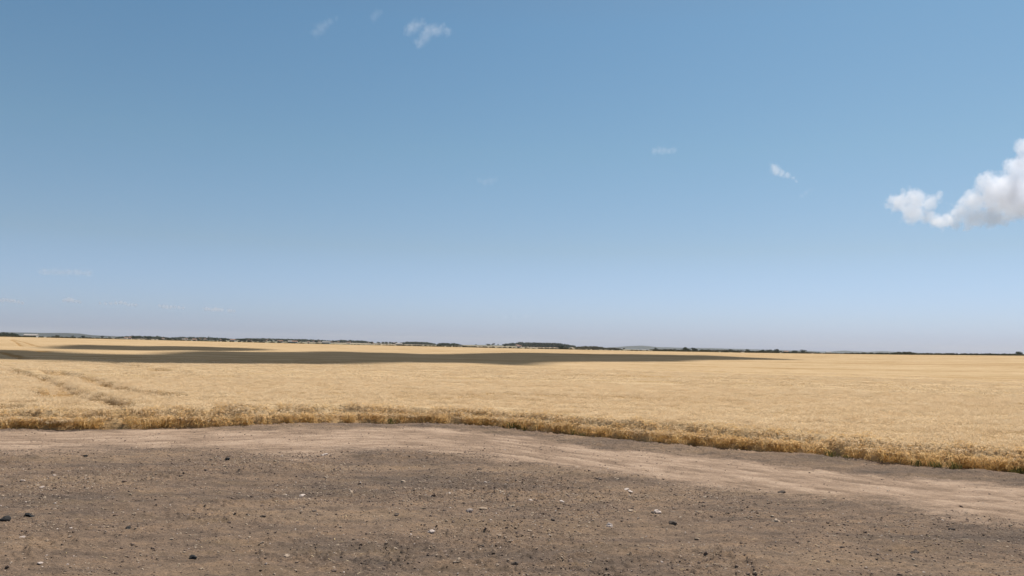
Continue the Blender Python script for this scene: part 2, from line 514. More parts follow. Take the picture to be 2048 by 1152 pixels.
# wheelings and gaps in the crop: polylines in world XY with a half width
def world_line(pts, wd, extra=0.5):
    q = [hit(a, b, extra) for a, b in pts]
    return np.array([[p[0], p[1]] for p in q if p is not None]), wd
LINES = [
    world_line([(-60, 722), (0, 737), (20, 742), (45, 748), (80, 757), (110, 768)], 0.42),
    world_line([(110, 768), (125, 776), (145, 786), (170, 793), (195, 801), (222, 811), (238, 816)], 0.40),
    world_line([(103, 742), (118, 747), (135, 751)], 0.6),
    world_line([(165, 754), (190, 763), (215, 771), (240, 777), (270, 784), (310, 788), (360, 795)], 0.50),
    world_line([(220, 726), (260, 731), (285, 735)], 0.6),
    world_line([(300, 737), (340, 743), (385, 747)], 0.7),
    world_line([(90, 783), (112, 792), (118, 798)], 0.5),
    world_line([(0, 811), (30, 815)], 0.35),
    world_line([(22, 679.5), (32, 684), (44, 693)], 0.5),
    world_line([(26, 679), (50, 685), (80, 694)], 0.5),
    world_line([(0, 704), (30, 711), (58, 719)], 1.0),
    world_line([(60, 702), (75, 701), (92, 704)], 1.3),
]
def gapf(X, Y):
    g = np.zeros(X.shape)
    wx = X + 0.35 * fbm(X / 1.8, Y / 1.8, 2, 81); wy = Y + 0.4 * fbm(X / 1.8, Y / 1.8, 2, 83)
    for L_, wd in LINES:
        lo = L_.min(0) - 6; hi = L_.max(0) + 6
        m = (X > lo[0]) & (X < hi[0]) & (Y > lo[1]) & (Y < hi[1])
        if not m.any(): continue
        x, y = wx[m], wy[m]
        best = np.full(x.shape, 1e9)
        for a, b in zip(L_[:-1], L_[1:]):
            d = b - a; t = np.clip(((x - a[0]) * d[0] + (y - a[1]) * d[1]) / (d @ d), 0, 1)
            best = np.minimum(best, np.hypot(x - a[0] - t * d[0], y - a[1] - t * d[1]))
        g[m] = np.maximum(g[m], 1 - ss(wd * 0.7, wd * 1.6, best))
    return np.clip(g * (0.75 + 0.5 * ss(-0.45, 0.35, fbm(X / 1.6, Y / 1.6, 3, 87))), 0, 1)

def canopy_h(X, Y, v):
    """height of the crop above the ground, v = metres in from the edge"""
    rise = 0.10 + 0.42 * ss(0.0, 0.8, v + 0.35 * fbm(X * 1.1, Y * 1.1, 2, 13))
    r = np.hypot(X, Y)
    u = (X + Y) * 0.7071; t = (X - Y) * 0.7071
    h = rise + 0.07 * fbm(X / 0.9, Y / 0.7, 3, 91) * (1 - ss(60, 160, r)) + 0.10 * fbm(X / 9, Y / 4.5, 2, 95) \
        + 0.07 * fbm(t / 1.8, u / 30, 2, 99) * ss(-10, 30, X)
    return h

def build_wheat():
    az = np.radians(np.arange(-46, 46.01, 0.1))
    v = np.concatenate([np.arange(0, 1.2, 0.1), 1.2 + np.cumsum(np.geomspace(0.12, 1.0, 110))])
    RR = []
    TH = np.tile(az, (1, 1))
    er = edge_r(az)
    er = er + 0.22 * fbm(az * 30, az * 0, 3, 71)
    ts = np.concatenate([v, v[-1] + np.cumsum(np.geomspace(1.05, 11.0, 170))])
    ts = ts / ts[-1]
    # rows follow the edge near it and become circles about the camera far off
    vv = ts * 1.0
    TT, AA = np.meshgrid(az, ts)
    rows = er[None, :] + (RE + 6 - er[None, :]) * AA
    X = np.sin(TT) * rows; Y = np.cos(TT) * rows
    V_in = rows - er[None, :]
    g = gapf(X, Y)
    h = canopy_h(X, Y, V_in)
    h = h * (1 - 0.5 * g)
    Z = terrain(X, Y) + h
    Z[0] = terrain(X[0], Y[0]) - 0.05
    Z[-1] = terrain(X[-1], Y[-1]) - 0.3
    n, m = X.shape
    V = np.stack([X.ravel(), Y.ravel(), Z.ravel()], 1)
    i = np.arange(n - 1)[:, None] * m + np.arange(m - 1)[None, :]
    Fc = np.stack([i, i + 1, i + m + 1, i + m], -1).reshape(-1, 4)[:, ::-1]
    # tufts
    P, I, Ro, Sc = [], [], [], []
    def strew(r0, r1, dens, kinds, s0, s1, hs=1.0, band=None):
        amax = R(40)
        area = amax * (r1 * r1 - r0 * r0)
        k = int(area * dens)
        th = rng.uniform(-amax, amax, k); rr = np.sqrt(rng.uniform(r0 * r0, r1 * r1, k))
        e = np.interp(th, az, er)
        vi = rr - e
        if band: ok = (vi > band[0]) & (vi < band[1])
        else: ok = vi > 0.15
        th, rr, vi = th[ok], rr[ok], vi[ok]
        x = np.sin(th) * rr; y = np.cos(th) * rr
        gg = gapf(x, y)
        ok = gg < rng.uniform(0.4, 1.25, len(x))
        x, y, vi, gg = x[ok], y[ok], vi[ok], gg[ok]
        z = terrain(x, y)
        ch = canopy_h(x, y, vi) * (1 - 0.5 * gg)
        kk = len(x)
        sc = rng.uniform(s0, s1, kk)
        zsc = (np.maximum(ch, 0.3) / 0.54) * rng.uniform(0.86, 1.1, kk) * hs
        P.append(np.stack([x, y, z], 1)); I.append(rng.choice(kinds, kk))
        Ro.append(np.stack([rng.normal(0, 0.05, kk), rng.normal(0, 0.05, kk), rng.uniform(0, 6.28, kk)], 1))
        Sc.append(np.stack([sc, sc, zsc], 1))
    strew(15, 60, 34, [0, 1, 2], 0.72, 1.3, 0.82, band=(0.0, 0.9))     # the standing edge
    strew(15, 48, 12, [3, 4, 5], 0.9, 1.2, 0.83)
    strew(48, 110, 1.3, [6, 7], 0.9, 1.25, 0.80)
    strew(110, 200, 0.06, [8, 9], 0.9, 1.3, 0.76)
    P = np.concatenate(P); I = np.concatenate(I); Ro = np.concatenate(Ro); Sc = np.concatenate(Sc)
    nb = len(V)
    me = mesh_np('wheat_field', np.concatenate([V, P]), Fc, wheat_canopy_material())
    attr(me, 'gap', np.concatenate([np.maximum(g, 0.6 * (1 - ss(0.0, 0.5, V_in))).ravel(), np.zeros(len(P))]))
    add_points(me, nb, P, I, Ro, Sc)
    items = []
    for k in range(3):
        a = wheat_clump(15, 0.11, True, 100 + k); items.append((*a, [M_EDGE, M_DRY]))
    for k in range(3):
        a = wheat_clump(55, 0.28, False, 200 + k, fat=0.72); items.append((*a, [M_EAR, M_DRY]))
    for k in range(2):
        a = wheat_clump(90, 0.6, False, 300 + k, fat=1.5); items.append((*a, [M_EAR, M_DRY]))
    for k in range(2):
        a = wheat_clump(150, 1.5, False, 400 + k, fat=2.4); items.append((*a, [M_EAR, M_DRY]))
    o = link('wheat_field', me)
    scatter_modifier(o, proto_collection('wheat_clump', items))
    tag(o, 'ripe golden wheat crop filling the plain behind the dirt track', 'wheat field', kind='stuff')
    print('wheat tufts', len(P))
build_wheat()

def build_weeds():
    P = []
    spots = [(1040, 862, 6), (1150, 870, 5), (1690, 922, 4), (1860, 931, 5), (1905, 938, 8), (2030, 947, 10), (790, 851, 3)]
    for px, py, n in spots:
        for k in range(max(1, n // 2)):
            q = hit(px + random.gauss(0, 16), py - 2)
            if q is None: continue
            a = math.atan2(q[0], q[1]); rr = edge_r(np.array([a]))[0] + random.uniform(-0.25, 0.12)
            x, y = math.sin(a) * rr, math.cos(a) * rr
            P.append((x, y, float(terrain(x, y))))
    P = np.array(P); k = len(P)
    items = []
    for q in range(2):
        rd = random.Random(900 + q); V, Fc = [], []
        for i in range(26):
            dd = Vector((rd.gauss(0, 1), rd.gauss(0, 1), 0)).normalized(); a = rd.uniform(0.05, 0.2); h = rd.uniform(0.06, 0.2)
            p = Vector((rd.gauss(0, .05), rd.gauss(0, .05), -0.01))
            add_blade(V, Fc, p, p + dd * a * .5 + Vector((0, 0, h)), p + dd * a + Vector((0, 0, h * 1.1)), 0.012, 0.02, 0.004, rd.uniform(0, 3.14))
        items.append((V, Fc, [0] * len(Fc), [M_GRN]))
    me = mesh_np('weeds', P, np.zeros((0, 4)))
    add_points(me, 0, P, rng.integers(0, 2, k), np.stack([np.zeros(k), np.zeros(k), rng.uniform(0, 6.28, k)], 1), np.repeat(rng.uniform(0.6, 1.3, k)[:, None], 3, 1))
    o = link('weeds', me)
    scatter_modifier(o, proto_collection('weed_clump', items))
    tag(o, 'low green weeds growing along the foot of the wheat', 'weeds', kind='stuff')
build_weeds()

# ------------------------------------------------------------------ stones and gravel
def rock(seed, sub=2, rough=0.35, flat=0.65):
    bm = bmesh.new()
    bmesh.ops.create_icosphere(bm, subdivisions=sub, radius=0.5)
    from mathutils import noise
    for v in bm.verts:
        p = v.co.copy()
        n = noise.noise(p * 1.7 + Vector((seed * 3.1, seed, 0))) * rough + noise.noise(p * 4.5 + Vector((seed, 5, 0))) * rough * 0.4
        v.co = p * (1 + n * 1.4)
        v.co.z *= flat
    V = [v.co.copy() for v in bm.verts]; Fc = [tuple(v.index for v in f.verts) for f in bm.faces]
    bm.free()
    return V, Fc

M_STONE = rock_material('pale_stone', (0.48, 0.39, 0.33), (0.66, 0.555, 0.48))
M_TAN = rock_material('tan_stone', (0.36, 0.27, 0.19), (0.45, 0.35, 0.26))
M_CLOD = rock_material('earth_clod', (0.085, 0.067, 0.055), (0.14, 0.108, 0.085))
M_CRUMB = rock_material('earth_crumb', (0.145, 0.106, 0.082), (0.25, 0.178, 0.135))
M_BLACK = rock_material('charred_lump', (0.030, 0.030, 0.030), (0.05, 0.046, 0.043))
M_STRAW = straw_material('straw_bits', (0.45, 0.33, 0.16), (0.68, 0.56, 0.38), 0.1)

def build_gravel():
    items = []
    for k in range(4):
        V, Fc = rock(k, 1, 0.3, 0.7); items.append((V, Fc, [0] * len(Fc), [[M_STONE, M_TAN, M_CRUMB, M_CRUMB][k]]))
    amax = R(43)
    k = 330000
    th = rng.uniform(-amax, amax, k); rr = np.sqrt(rng.uniform(7.6 ** 2, 27 ** 2, k))
    e = edge_r(th); na = ext(NA, NR, th)
    den = 0.25 + 0.75 * ss(-0.3, 0.35, fbm(np.sin(th) * rr * 0.35, np.cos(th) * rr * 0.5, 3, 61))
    # left part stonier, wheel track nearly bare
    den = den * np.where(rr > na, 0.10, 1.0) * (1.0 - 0.35 * ss(R(0), R(30), th))
    ok = (rr < e - 0.05) & (rng.uniform(0, 1, k) < den)
    th, rr = th[ok], rr[ok]; k = len(th)
    x = np.sin(th) * rr; y = np.cos(th) * rr
    s = np.clip(rng.lognormal(math.log(0.015), 0.5, k), 0.006, 0.07)
    kind = rng.choice([0, 1, 2, 3], k, p=[0.06, 0.30, 0.34, 0.30])
    s = np.where(kind == 0, s * 0.75, s)
    P = np.stack([x, y, terrain(x, y) + ground_rough(x, y) + s * 0.08], 1)
    rot = np.stack([rng.uniform(-.5, .5, k), rng.uniform(-.5, .5, k), rng.uniform(0, 6.28, k)], 1)
    me = mesh_np('gravel', P, np.zeros((0, 4)))
    add_points(me, 0, P, kind, rot, np.stack([s * rng.uniform(0.8, 1.5, k), s, s * rng.uniform(0.6, 1, k)], 1))
    o = link('gravel', me)
    scatter_modifier(o, proto_collection('pebble', items))
    tag(o, 'small pebbles and crumbs of earth strewn over the bare brown soil', 'gravel', kind='stuff')
    # bits of straw
    items = []
    for q in range(2):
        V, Fc = [], []
        for i in range(1):
            rd = random.Random(i + 10 * q); a = rd.uniform(0, 3.14); c = Vector((rd.gauss(0, .07), rd.gauss(0, .07), 0.006))
            d = Vector((math.cos(a), math.sin(a), 0)) * rd.uniform(0.03, 0.07)
            add_blade(V, Fc, c - d, c + Vector((0, 0, .008)), c + d, 0.006, 0.007, 0.005, a + 1.57)
        items.append((V, Fc, [0] * len(Fc), [M_STRAW]))
    k = 1100
    th = rng.uniform(-amax, amax, k); rr = np.sqrt(rng.uniform(7.6 ** 2, 27 ** 2, k)); e = edge_r(th)
    ok = (rr < e - 0.05) & ((rr > e - 1.5) | (rng.uniform(0, 1, k) < 0.6)); th, rr = th[ok], rr[ok]; k = len(th)
    x = np.sin(th) * rr; y = np.cos(th) * rr
    P = np.stack([x, y, terrain(x, y) + ground_rough(x, y) + 0.004], 1)
    me = mesh_np('straw', P, np.zeros((0, 4)))
    add_points(me, 0, P, rng.integers(0, 2, k), np.stack([np.zeros(k), np.zeros(k), rng.uniform(0, 6.28, k)], 1), np.repeat(rng.uniform(0.6, 1.4, k)[:, None], 3, 1))
    o = link('straw', me)
    scatter_modifier(o, proto_collection('straw_bit', items))
    tag(o, 'pale straw bits scattered thinly over the dirt', 'straw', kind='stuff')

gme = bpy.data.objects['ground'].data
_gco = np.empty(len(gme.vertices) * 3, np.float32); gme.vertices.foreach_get('co', _gco); _gco = _gco.reshape(-1, 3)
_ngz = {}
def ground_rough(x, y):
    """height of the modelled relief over the smooth terrain, looked up in the ground grid"""
    az = np.concatenate([np.radians(np.arange(-180, -44, 4.0)), np.radians(np.arange(-44, 44, 0.09)), np.radians(np.arange(44, 180.01, 4.0))])
    r = np.concatenate([np.geomspace(0.3, 7.4, 24), np.exp(np.arange(math.log(7.5), math.log(31), 0.0032)), np.geomspace(31.3, 15000, 190)])
    G = _gco[:, 2].reshape(len(r), len(az))
    x = np.atleast_1d(x); y = np.atleast_1d(y)
    th = np.arctan2(x, y); rr = np.hypot(x, y)
    i = np.clip(np.searchsorted(r, rr) - 1, 0, len(r) - 2); j = np.clip(np.searchsorted(az, th) - 1, 0, len(az) - 2)
    u = (rr - r[i]) / (r[i + 1] - r[i]); v = (th - az[j]) / (az[j + 1] - az[j])
    z = (G[i, j] * (1 - v) + G[i, j + 1] * v) * (1 - u) + (G[i + 1, j] * (1 - v) + G[i + 1, j + 1] * v) * u
    return z - terrain(x, y)
build_gravel()

STONES = [  # px, py, width px, material, name, label
    (937, 1024, 17, M_STONE, 'stone', 'round white stone, the largest pale one, lying mid foreground'),
    (863, 1065, 17, M_STONE, 'stone', 'flat pinkish white stone nearer the viewer than the largest round white one'),
    (570, 987, 9, M_STONE, 'stone', 'small pale pink stone on bare soil left of the flat chip'),
    (604, 987, 14, M_STONE, 'stone', 'thin flat white chip beside a small pale pink stone'),
    (649, 911, 13, M_STONE, 'stone', 'pale stone at the border of soil and wheel track'),
    (806, 962, 12, M_TAN, 'stone', 'beige stone lying in dark soil left of centre'),
    (967, 1017, 18, M_TAN, 'stone', 'flat tan stone just right of the largest round white stone'),
    (1024, 1015, 13, M_TAN, 'stone', 'tan stone with dark shadow, second right of the largest white stone'),
    (1062, 1002, 11, M_STONE, 'stone', 'greyish white stone in the centre right soil'),
    (1125, 1010, 12, M_STONE, 'stone', 'thin white sliver of stone right of centre'),
    (1253, 979, 13, M_STONE, 'stone', 'bright white flat stone just below the wheel track'),
    (1260, 989, 12, M_STONE, 'stone', 'white stone directly under another flat white one'),
    (1315, 1027, 16, M_STONE, 'stone', 'grey white stone resting beside a dark clod at right'),
    (1260, 1024, 13, M_TAN, 'stone', 'dull tan stone left of the grey white one at right'),
    (1218, 1052, 16, M_STONE, 'stone', 'long narrow white stone in the lower right soil'),
    (1552, 1044, 18, M_TAN, 'stone', 'pale tan stone in the soil below the right part of the track'),
    (575, 1109, 13, M_TAN, 'stone', 'small tan stone with deep shadow in the lower foreground'),
    (46, 963, 9, M_STONE, 'stone', 'pale pink pebble near the left border of the soil'),
    (45, 1081, 10, M_STONE, 'stone', 'pale pebble below the two black lumps'),
    (84, 975, 8, M_STONE, 'stone', 'small white pebble above and right of the black lumps'),
    (80, 1128, 11, M_STONE, 'stone', 'white pebble in the bottom left corner'),
    (108, 949, 7, M_STONE, 'stone', 'tiny white pebble near the upper left of the soil'),
    (142, 1059, 6, M_STONE, 'stone', 'tiny white pebble between the black lumps and a lone dark one'),
    (57, 1034, 22, M_BLACK, 'lump', 'black pointed lump, the larger of two side by side at left'),
    (11, 1041, 20, M_BLACK, 'lump', 'black low lump, the smaller of two side by side at far left'),
    (256, 1062, 12, M_BLACK, 'lump', 'black lump alone on light soil in the left foreground'),
    (386, 1113, 15, M_BLACK, 'lump', 'black clod nearest the viewer in the left foreground'),
    (455, 920, 13, M_BLACK, 'lump', 'flat black scrap just below the wheel track at left'),
    (422, 921, 6, M_BLACK, 'lump', 'tiny black speck left of the flat black scrap'),
    (171, 912, 8, M_BLACK, 'lump', 'small black lump below the track at far left'),
    (495, 1031, 10, M_CLOD, 'clod', 'dark earth clod left of another in the middle left soil'),
    (525, 1031, 13, M_CLOD, 'clod', 'rounded dark earth clod, right one of a pair at middle left'),
    (627, 1023, 12, M_CLOD, 'clod', 'dark flat clod between the pair at left and the white stone'),
    (791, 1032, 16, M_CLOD, 'clod', 'long dark clod left of the largest white stone'),
    (849, 1019, 11, M_CLOD, 'clod', 'small dark clod up left of the largest white stone'),
    (964, 1091, 16, M_CLOD, 'clod', 'dark clod low in the middle foreground'),
    (1106, 1042, 12, M_CLOD, 'clod', 'dark clod right of the centre stones'),
    (1306, 1030, 14, M_CLOD, 'clod', 'dark clod touching the grey white stone at right'),
    (1345, 1046, 20, M_CLOD, 'clod', 'long dark clod lying right of the grey white stone'),
    (1563, 985, 16, M_CLOD, 'clod', 'dark clod on the lower border of the wheel track'),
    (1905, 1055, 16, M_CLOD, 'clod', 'dark clod in the soil at far right'),
    (1829, 1104, 20, M_CLOD, 'clod', 'large dark clod in the lower right corner area'),
    (1030, 1130, 18, M_CLOD, 'clod', 'wide brown clod at the bottom right of centre'),
    (960, 940, 12, M_CLOD, 'clod', 'thin dark clod below the track near the centre'),
    (1200, 960, 14, M_CLOD, 'clod', 'dark clod under the track where it bends right'),
]
def build_stones():
    for k, (px, py, wd, mat, name, label) in enumerate(STONES):
        q = hit(px, py)
        dep = math.hypot(q[0], q[1]); size = wd / F * dep * (0.82 if mat is M_STONE or mat is M_TAN else (0.78 if mat is M_BLACK else 0.72))
        flat = 0.62 if mat is M_BLACK else (0.4 if 'flat' in label or 'thin' in label or 'sliver' in label else 0.55)
        if mat is M_STONE and wd > 15: flat = 0.75
        V, Fc = rock(20 + k, 2, 0.62, flat)
        V = [v * size for v in V]
        me = mesh_np(name, [tuple(v) for v in V], Fc, mat, False)
        z = terrain(q[0], q[1]) + ground_rough(q[0], q[1])[0]
        o = link(name, me, None, (q[0], q[1], float(z) + size * flat * 0.12))
        o.rotation_euler = (random.uniform(-.15, .15), random.uniform(-.15, .15), random.uniform(-0.3, 0.3))
        g = {'stone': 'pale stones lying on the bare soil', 'lump': 'black lumps lying on the bare soil', 'clod': 'dark clods of earth lying on the bare soil'}[name]
        nm = {'stone': 'stone', 'lump': 'charred_lump', 'clod': 'earth_clod'}[name]
        o.name = nm
        tag(o, label, {'stone': 'stone', 'lump': 'lump', 'clod': 'clod'}[name], g)
build_stones()

# ------------------------------------------------------------------ far belt: hills, woods, trees, houses
def at_far(px, r):
    """ground point at distance r in the direction of pixel column px"""
    x = (px - 1024) / F
    y = r / math.hypot(1, x)
    x *= y
    return np.array([x, y, float(terrain(x, y))])
def z_at(px, py, y):
    return ZC + (H(px) - py) * y / F

M_HILL = plain('wooded_hill', (0.013, 0.024, 0.022), 0.95, 0.3, 0.01)
M_HILL2 = plain('far_hill', (0.025, 0.036, 0.034), 0.95, 0.3, 0.005)
def hill(prof, y, depth, mat, label=None):
    """a ridge whose crest follows prof [(px, py)], at forward distance y"""
    px = np.linspace(prof[0][0], prof[-1][0], 90)
    cy = np.interp(px, [p[0] for p in prof], [p[1] for p in prof])
    X = (px - 1024) / F * y
    crest = z_at(px, cy, y) + 3.0 * fbm(X / 150, X * 0, 3, 3)
    tt = np.linspace(-1, 1, 21)
    V = []
    for t in tt:
        prof_t = math.cos(t * math.pi / 2) ** 1.2 if abs(t) < 1 else 0
        for i in range(len(px)):
            yy = y + t * depth + 60 * vn(np.array([X[i] / 300]), np.array([t * 3]), 5)[0]
            xx = X[i] * (yy / y)
            g = -8.0
            V.append((xx, yy, g + (crest[i] - g) * prof_t))
    n, m = len(tt), len(px)
    i = np.arange(n - 1)[:, None] * m + np.arange(m - 1)[None, :]
    Fc = np.stack([i, i + 1, i + m + 1, i + m], -1).reshape(-1, 4)[:, ::-1]
    me = mesh_np('hills', V, Fc, mat)
    o = link('hills', me)
    tag(o, kind='structure')
hill([(-420, 658), (-150, 662), (0, 664.5), (28, 664.4), (60, 665.8), (135, 666.2), (165, 667.5), (190, 670.5), (235, 672.5), (290, 673.5), (340, 675), (420, 677), (520, 680), (640, 683)], 7500, 900, M_HILL)
hill([(1100, 697), (1180, 696), (1235, 694.5), (1255, 692.6), (1282, 691.3), (1300, 692.4), (1315, 694.3), (1360, 695.2), (1440, 696.8), (1536, 699.5), (1620, 702), (1680, 705)], 11500, 1100, M_HILL2)
hill([(1600, 704.5), (1665, 703), (1690, 701.2), (1705, 702.5), (1735, 703.6), (1765, 702.3), (1795, 703.8), (1822, 704.4), (1845, 706), (1880, 708)], 12500, 700, M_HILL2)

M_LEAF = leaf_material('dark_foliage', (0.026, 0.040, 0.026), (0.060, 0.080, 0.044), 0.2, 0.08)
M_OLIVE = leaf_material('olive_brush', (0.055, 0.055, 0.026), (0.13, 0.115, 0.06), 0.2, 0.1)
M_TRUNK = plain('tree_bark', (0.09, 0.07, 0.05), 0.9, 0.3, 2)

def leaf_cloud(blobs, n, size, seed):
    """many small leaf-clump faces spread through ellipsoids (cx, cy, cz, rx, ry, rz)"""
    rd = np.random.default_rng(seed)
    wt = np.array([b[3] * b[5] for b in blobs]); wt = wt / wt.sum()
    which = rd.choice(len(blobs), n, p=wt)
    B = np.array(blobs)[which]
    d = rd.normal(size=(n, 3)); d /= np.linalg.norm(d, axis=1)[:, None]
    rr = rd.uniform(0.45, 1.02, n) ** 0.7
    c = B[:, :3] + d * B[:, 3:] * rr[:, None]
    a = rd.normal(size=(n, 3)); a /= np.linalg.norm(a, axis=1)[:, None]
    b = np.cross(a, d + 0.3 * rd.normal(size=(n, 3))); b /= np.linalg.norm(b, axis=1)[:, None] + 1e-9
    s = size * rd.uniform(0.6, 1.3, n)[:, None]
    V = np.stack([c - a * s, c + b * s * 0.7, c + a * s, c - b * s * 0.7], 1).reshape(-1, 3)
    Fc = np.arange(4 * n).reshape(-1, 4)
    return V, Fc

def trunk_mesh(h, r):
    bm = bmesh.new()
    bmesh.ops.create_cone(bm, cap_ends=True, segments=7, radius1=r, radius2=r * 0.5, depth=h, matrix=Matrix.Translation((0, 0, h / 2)))
    for k in range(4):
        a = k * 1.7
        m = Matrix.Translation((math.cos(a) * h * 0.12, math.sin(a) * h * 0.12, h * 0.95)) @ Matrix.Rotation(a, 4, 'Z') @ Matrix.Rotation(0.6, 4, 'Y')
        bmesh.ops.create_cone(bm, cap_ends=True, segments=5, radius1=r * .45, radius2=r * 0.15, depth=h * 0.6, matrix=m)
    me = bpy.data.meshes.new('trunk'); bm.to_mesh(me); bm.free()
    me.materials.append(M_TRUNK)
    return me

def tree_proto(kind, seed):
    rd = random.Random(seed)
    if kind == 'poplar_tree':
        blobs = [(rd.gauss(0, .2), rd.gauss(0, .2), 2.2 + k * 1.45, 1.3 - 0.13 * k, 1.3 - .13 * k, 1.6) for k in range(7)]
        th = 2.5
    else:
        blobs = [(0, 0, 4.6, 3.2, 3.2, 2.6)] + [(rd.uniform(-3, 3), rd.uniform(-3, 3), rd.uniform(3, 6.6), rd.uniform(1.3, 2.3), rd.uniform(1.3, 2.3), rd.uniform(1.1, 1.9)) for k in range(6)]
        th = 2.8
    V, Fc = leaf_cloud(blobs, 420, 0.55, seed)
    root = bpy.data.objects.new(kind, None); C.objects.link(root)
    link('crown', mesh_np('crown', V, Fc, M_LEAF, False), root)
    link('trunk', trunk_mesh(th, 0.3), root)
    return root

def copy_tree(root):
    c = root.copy(); C.objects.link(c)
    for ch in list(root.children):
        d = ch.copy(); C.objects.link(d); d.parent = c
        for g in list(ch.children):
            e = g.copy(); C.objects.link(e); e.parent = d
    return c

protos, used = {}, set()
def place(kind, variant, maker, px, r, scale, rz, label, cat, group, sink=0.2):
    key = (kind, variant)
    if key not in protos: protos[key] = maker(kind, hash(str(variant)) % 97 if False else variant + 40)
    o = protos[key] if key not in used else copy_tree(protos[key])
    used.add(key)
    p = at_far(px, r)
    o.location = (p[0], p[1], p[2] - sink)
    o.scale = scale if isinstance(scale, tuple) else (scale,) * 3
    o.rotation_euler = (0, 0, rz)
    tag(o, label, cat, group)
    return o

LT = 'dark rounded tree among the tiny houses along the horizon'
# trees told apart in the village belt: (px from, px to, how many, r from, r to)
for a, b, n, r0, r1 in [(2, 40, 5, 1500, 1900), (100, 250, 9, 2700, 3500), (252, 345, 14, 1700, 2800), (345, 512, 38, 1800, 3400), (512, 665, 44, 1900, 3900),
                        (665, 745, 20, 2400, 4000), (745, 805, 18, 2200, 3800), (876, 930, 9, 1800, 3000), (930, 1022, 9, 2000, 4100), (1372, 1402, 4, 1300, 1700), (1230, 1372, 5, 1500, 2800), (1402, 1640, 9, 1500, 3000)]:
    for k in range(n):
        px = random.uniform(a, b); r = random.uniform(r0, r1)
        sc = random.uniform(0.75, 1.25)
        side = 'left half' if px < 1024 else 'right half'
        place('round_tree', random.randrange(4), tree_proto, px, r, (sc * random.uniform(.9, 1.5), sc * 1.1, sc * 0.85), random.uniform(0, 6.28),
              'dark rounded tree between the houses of the far village' if px < 1024 else 'dark rounded tree far off on the plain, right of the big wood',
              'tree', 'trees of the far village' if px < 1024 else 'scattered trees right of the wood')
place('poplar_tree', 0, tree_proto, 421, 2300, 1.0, 0, 'slim dark poplar rising above the far village roofs at left', 'tree', None)
place('round_tree', 1, tree_proto, 990, 3600, 1.35, 1, 'solitary round tree standing on the skyline left of the dark wood', 'tree', None)
place('round_tree', 2, tree_proto, 1021, 3200, 1.25, 2, 'dark tree on the skyline at the left end of the wood', 'tree', None)
place('round_tree', 3, tree_proto, 2038, 950, (1.0, 1.0, 0.62), 2, 'dark bush standing alone at the far right end of the hedge', 'bush', None)
place('round_tree', 0, tree_proto, 1124, 830, (0.75, 0.75, 0.5), 2, 'dark low bush at the field edge below the wood', 'bush', None)
place('round_tree', 1, tree_proto, 1637, 815, (0.45, 0.45, 0.25), 1, 'tiny dark bush poking from the field edge at right', 'bush', None)

M_WALL = plain('white_render', (0.52, 0.48, 0.43), 0.85, 0.1, 0.5)
M_WALLP = plain('pink_render', (0.44, 0.34, 0.28), 0.85, 0.1, 0.5)
M_ROOF = plain('terracotta_roof', (0.36, 0.20, 0.135), 0.85, 0.25, 1.0)
M_ROOFG = plain('pale_roof', (0.42, 0.38, 0.34), 0.85, 0.15, 1.0)
M_GLASS = plain('dark_window', (0.03, 0.035, 0.04), 0.3, 0.1, 1)
def box_mesh(name, boxes, mat):
    bm = bmesh.new()
    for (x0, x1, y0, y1, z0, z1) in boxes:
        m = Matrix.Translation(((x0 + x1) / 2, (y0 + y1) / 2, (z0 + z1) / 2)) @ Matrix.Diagonal((x1 - x0, y1 - y0, z1 - z0, 1))
        bmesh.ops.create_cube(bm, size=1, matrix=m)
    me = bpy.data.meshes.new(name); bm.to_mesh(me); bm.free(); me.materials.append(mat)
    return me
def house_proto(kind, v):
    v -= 40
    root = bpy.data.objects.new(kind, None); C.objects.link(root)
    L_, W_, Hh = [(13, 8, 4.2), (10, 8, 5.6), (20, 9, 4.0), (30, 14, 5.0)][v]
    wall = [M_WALL, M_WALLP, M_WALL, M_WALL][v]; roof = [M_ROOF, M_ROOF, M_ROOFG, M_ROOFG][v]
    link('wall', box_mesh('wall', [(-L_ / 2, L_ / 2, -W_ / 2, W_ / 2, -1, Hh)], wall), root)
    rh = W_ * 0.22; e = 0.5
    V = [(-L_ / 2 - e, -W_ / 2 - e, Hh), (L_ / 2 + e, -W_ / 2 - e, Hh), (L_ / 2 + e, W_ / 2 + e, Hh), (-L_ / 2 - e, W_ / 2 + e, Hh), (-L_ / 2 - e, 0, Hh + rh), (L_ / 2 + e, 0, Hh + rh)]
    me = bpy.data.meshes.new('roof'); me.from_pydata(V, [], [(0, 1, 5, 4), (2, 3, 4, 5), (0, 4, 3), (1, 2, 5), (3, 2, 1, 0)]); me.materials.append(roof)
    rf = link('roof', me, root)
    if v < 2: link('chimney', box_mesh('chimney', [(L_ * .25, L_ * .25 + .8, -.4, .4, Hh + rh * .4, Hh + rh + .9)], wall), rf)
    n = int(L_ / 3.5)
    for k in range(n):
        x = -L_ / 2 + (k + 0.5) * L_ / n
        if k == n // 2: link('door', box_mesh('door', [(x - .5, x + .5, -W_ / 2 - .05, -W_ / 2 + .1, 0, 2.1)], M_GLASS), root)
        else: link('window', box_mesh('window', [(x - .55, x + .55, -W_ / 2 - .05, -W_ / 2 + .1, 1.1, 2.4)], M_GLASS), root)
    return root
HN = ['white house with terracotta roof in the far village', 'pink walled house in the far village', 'long low white farm building in the far village']
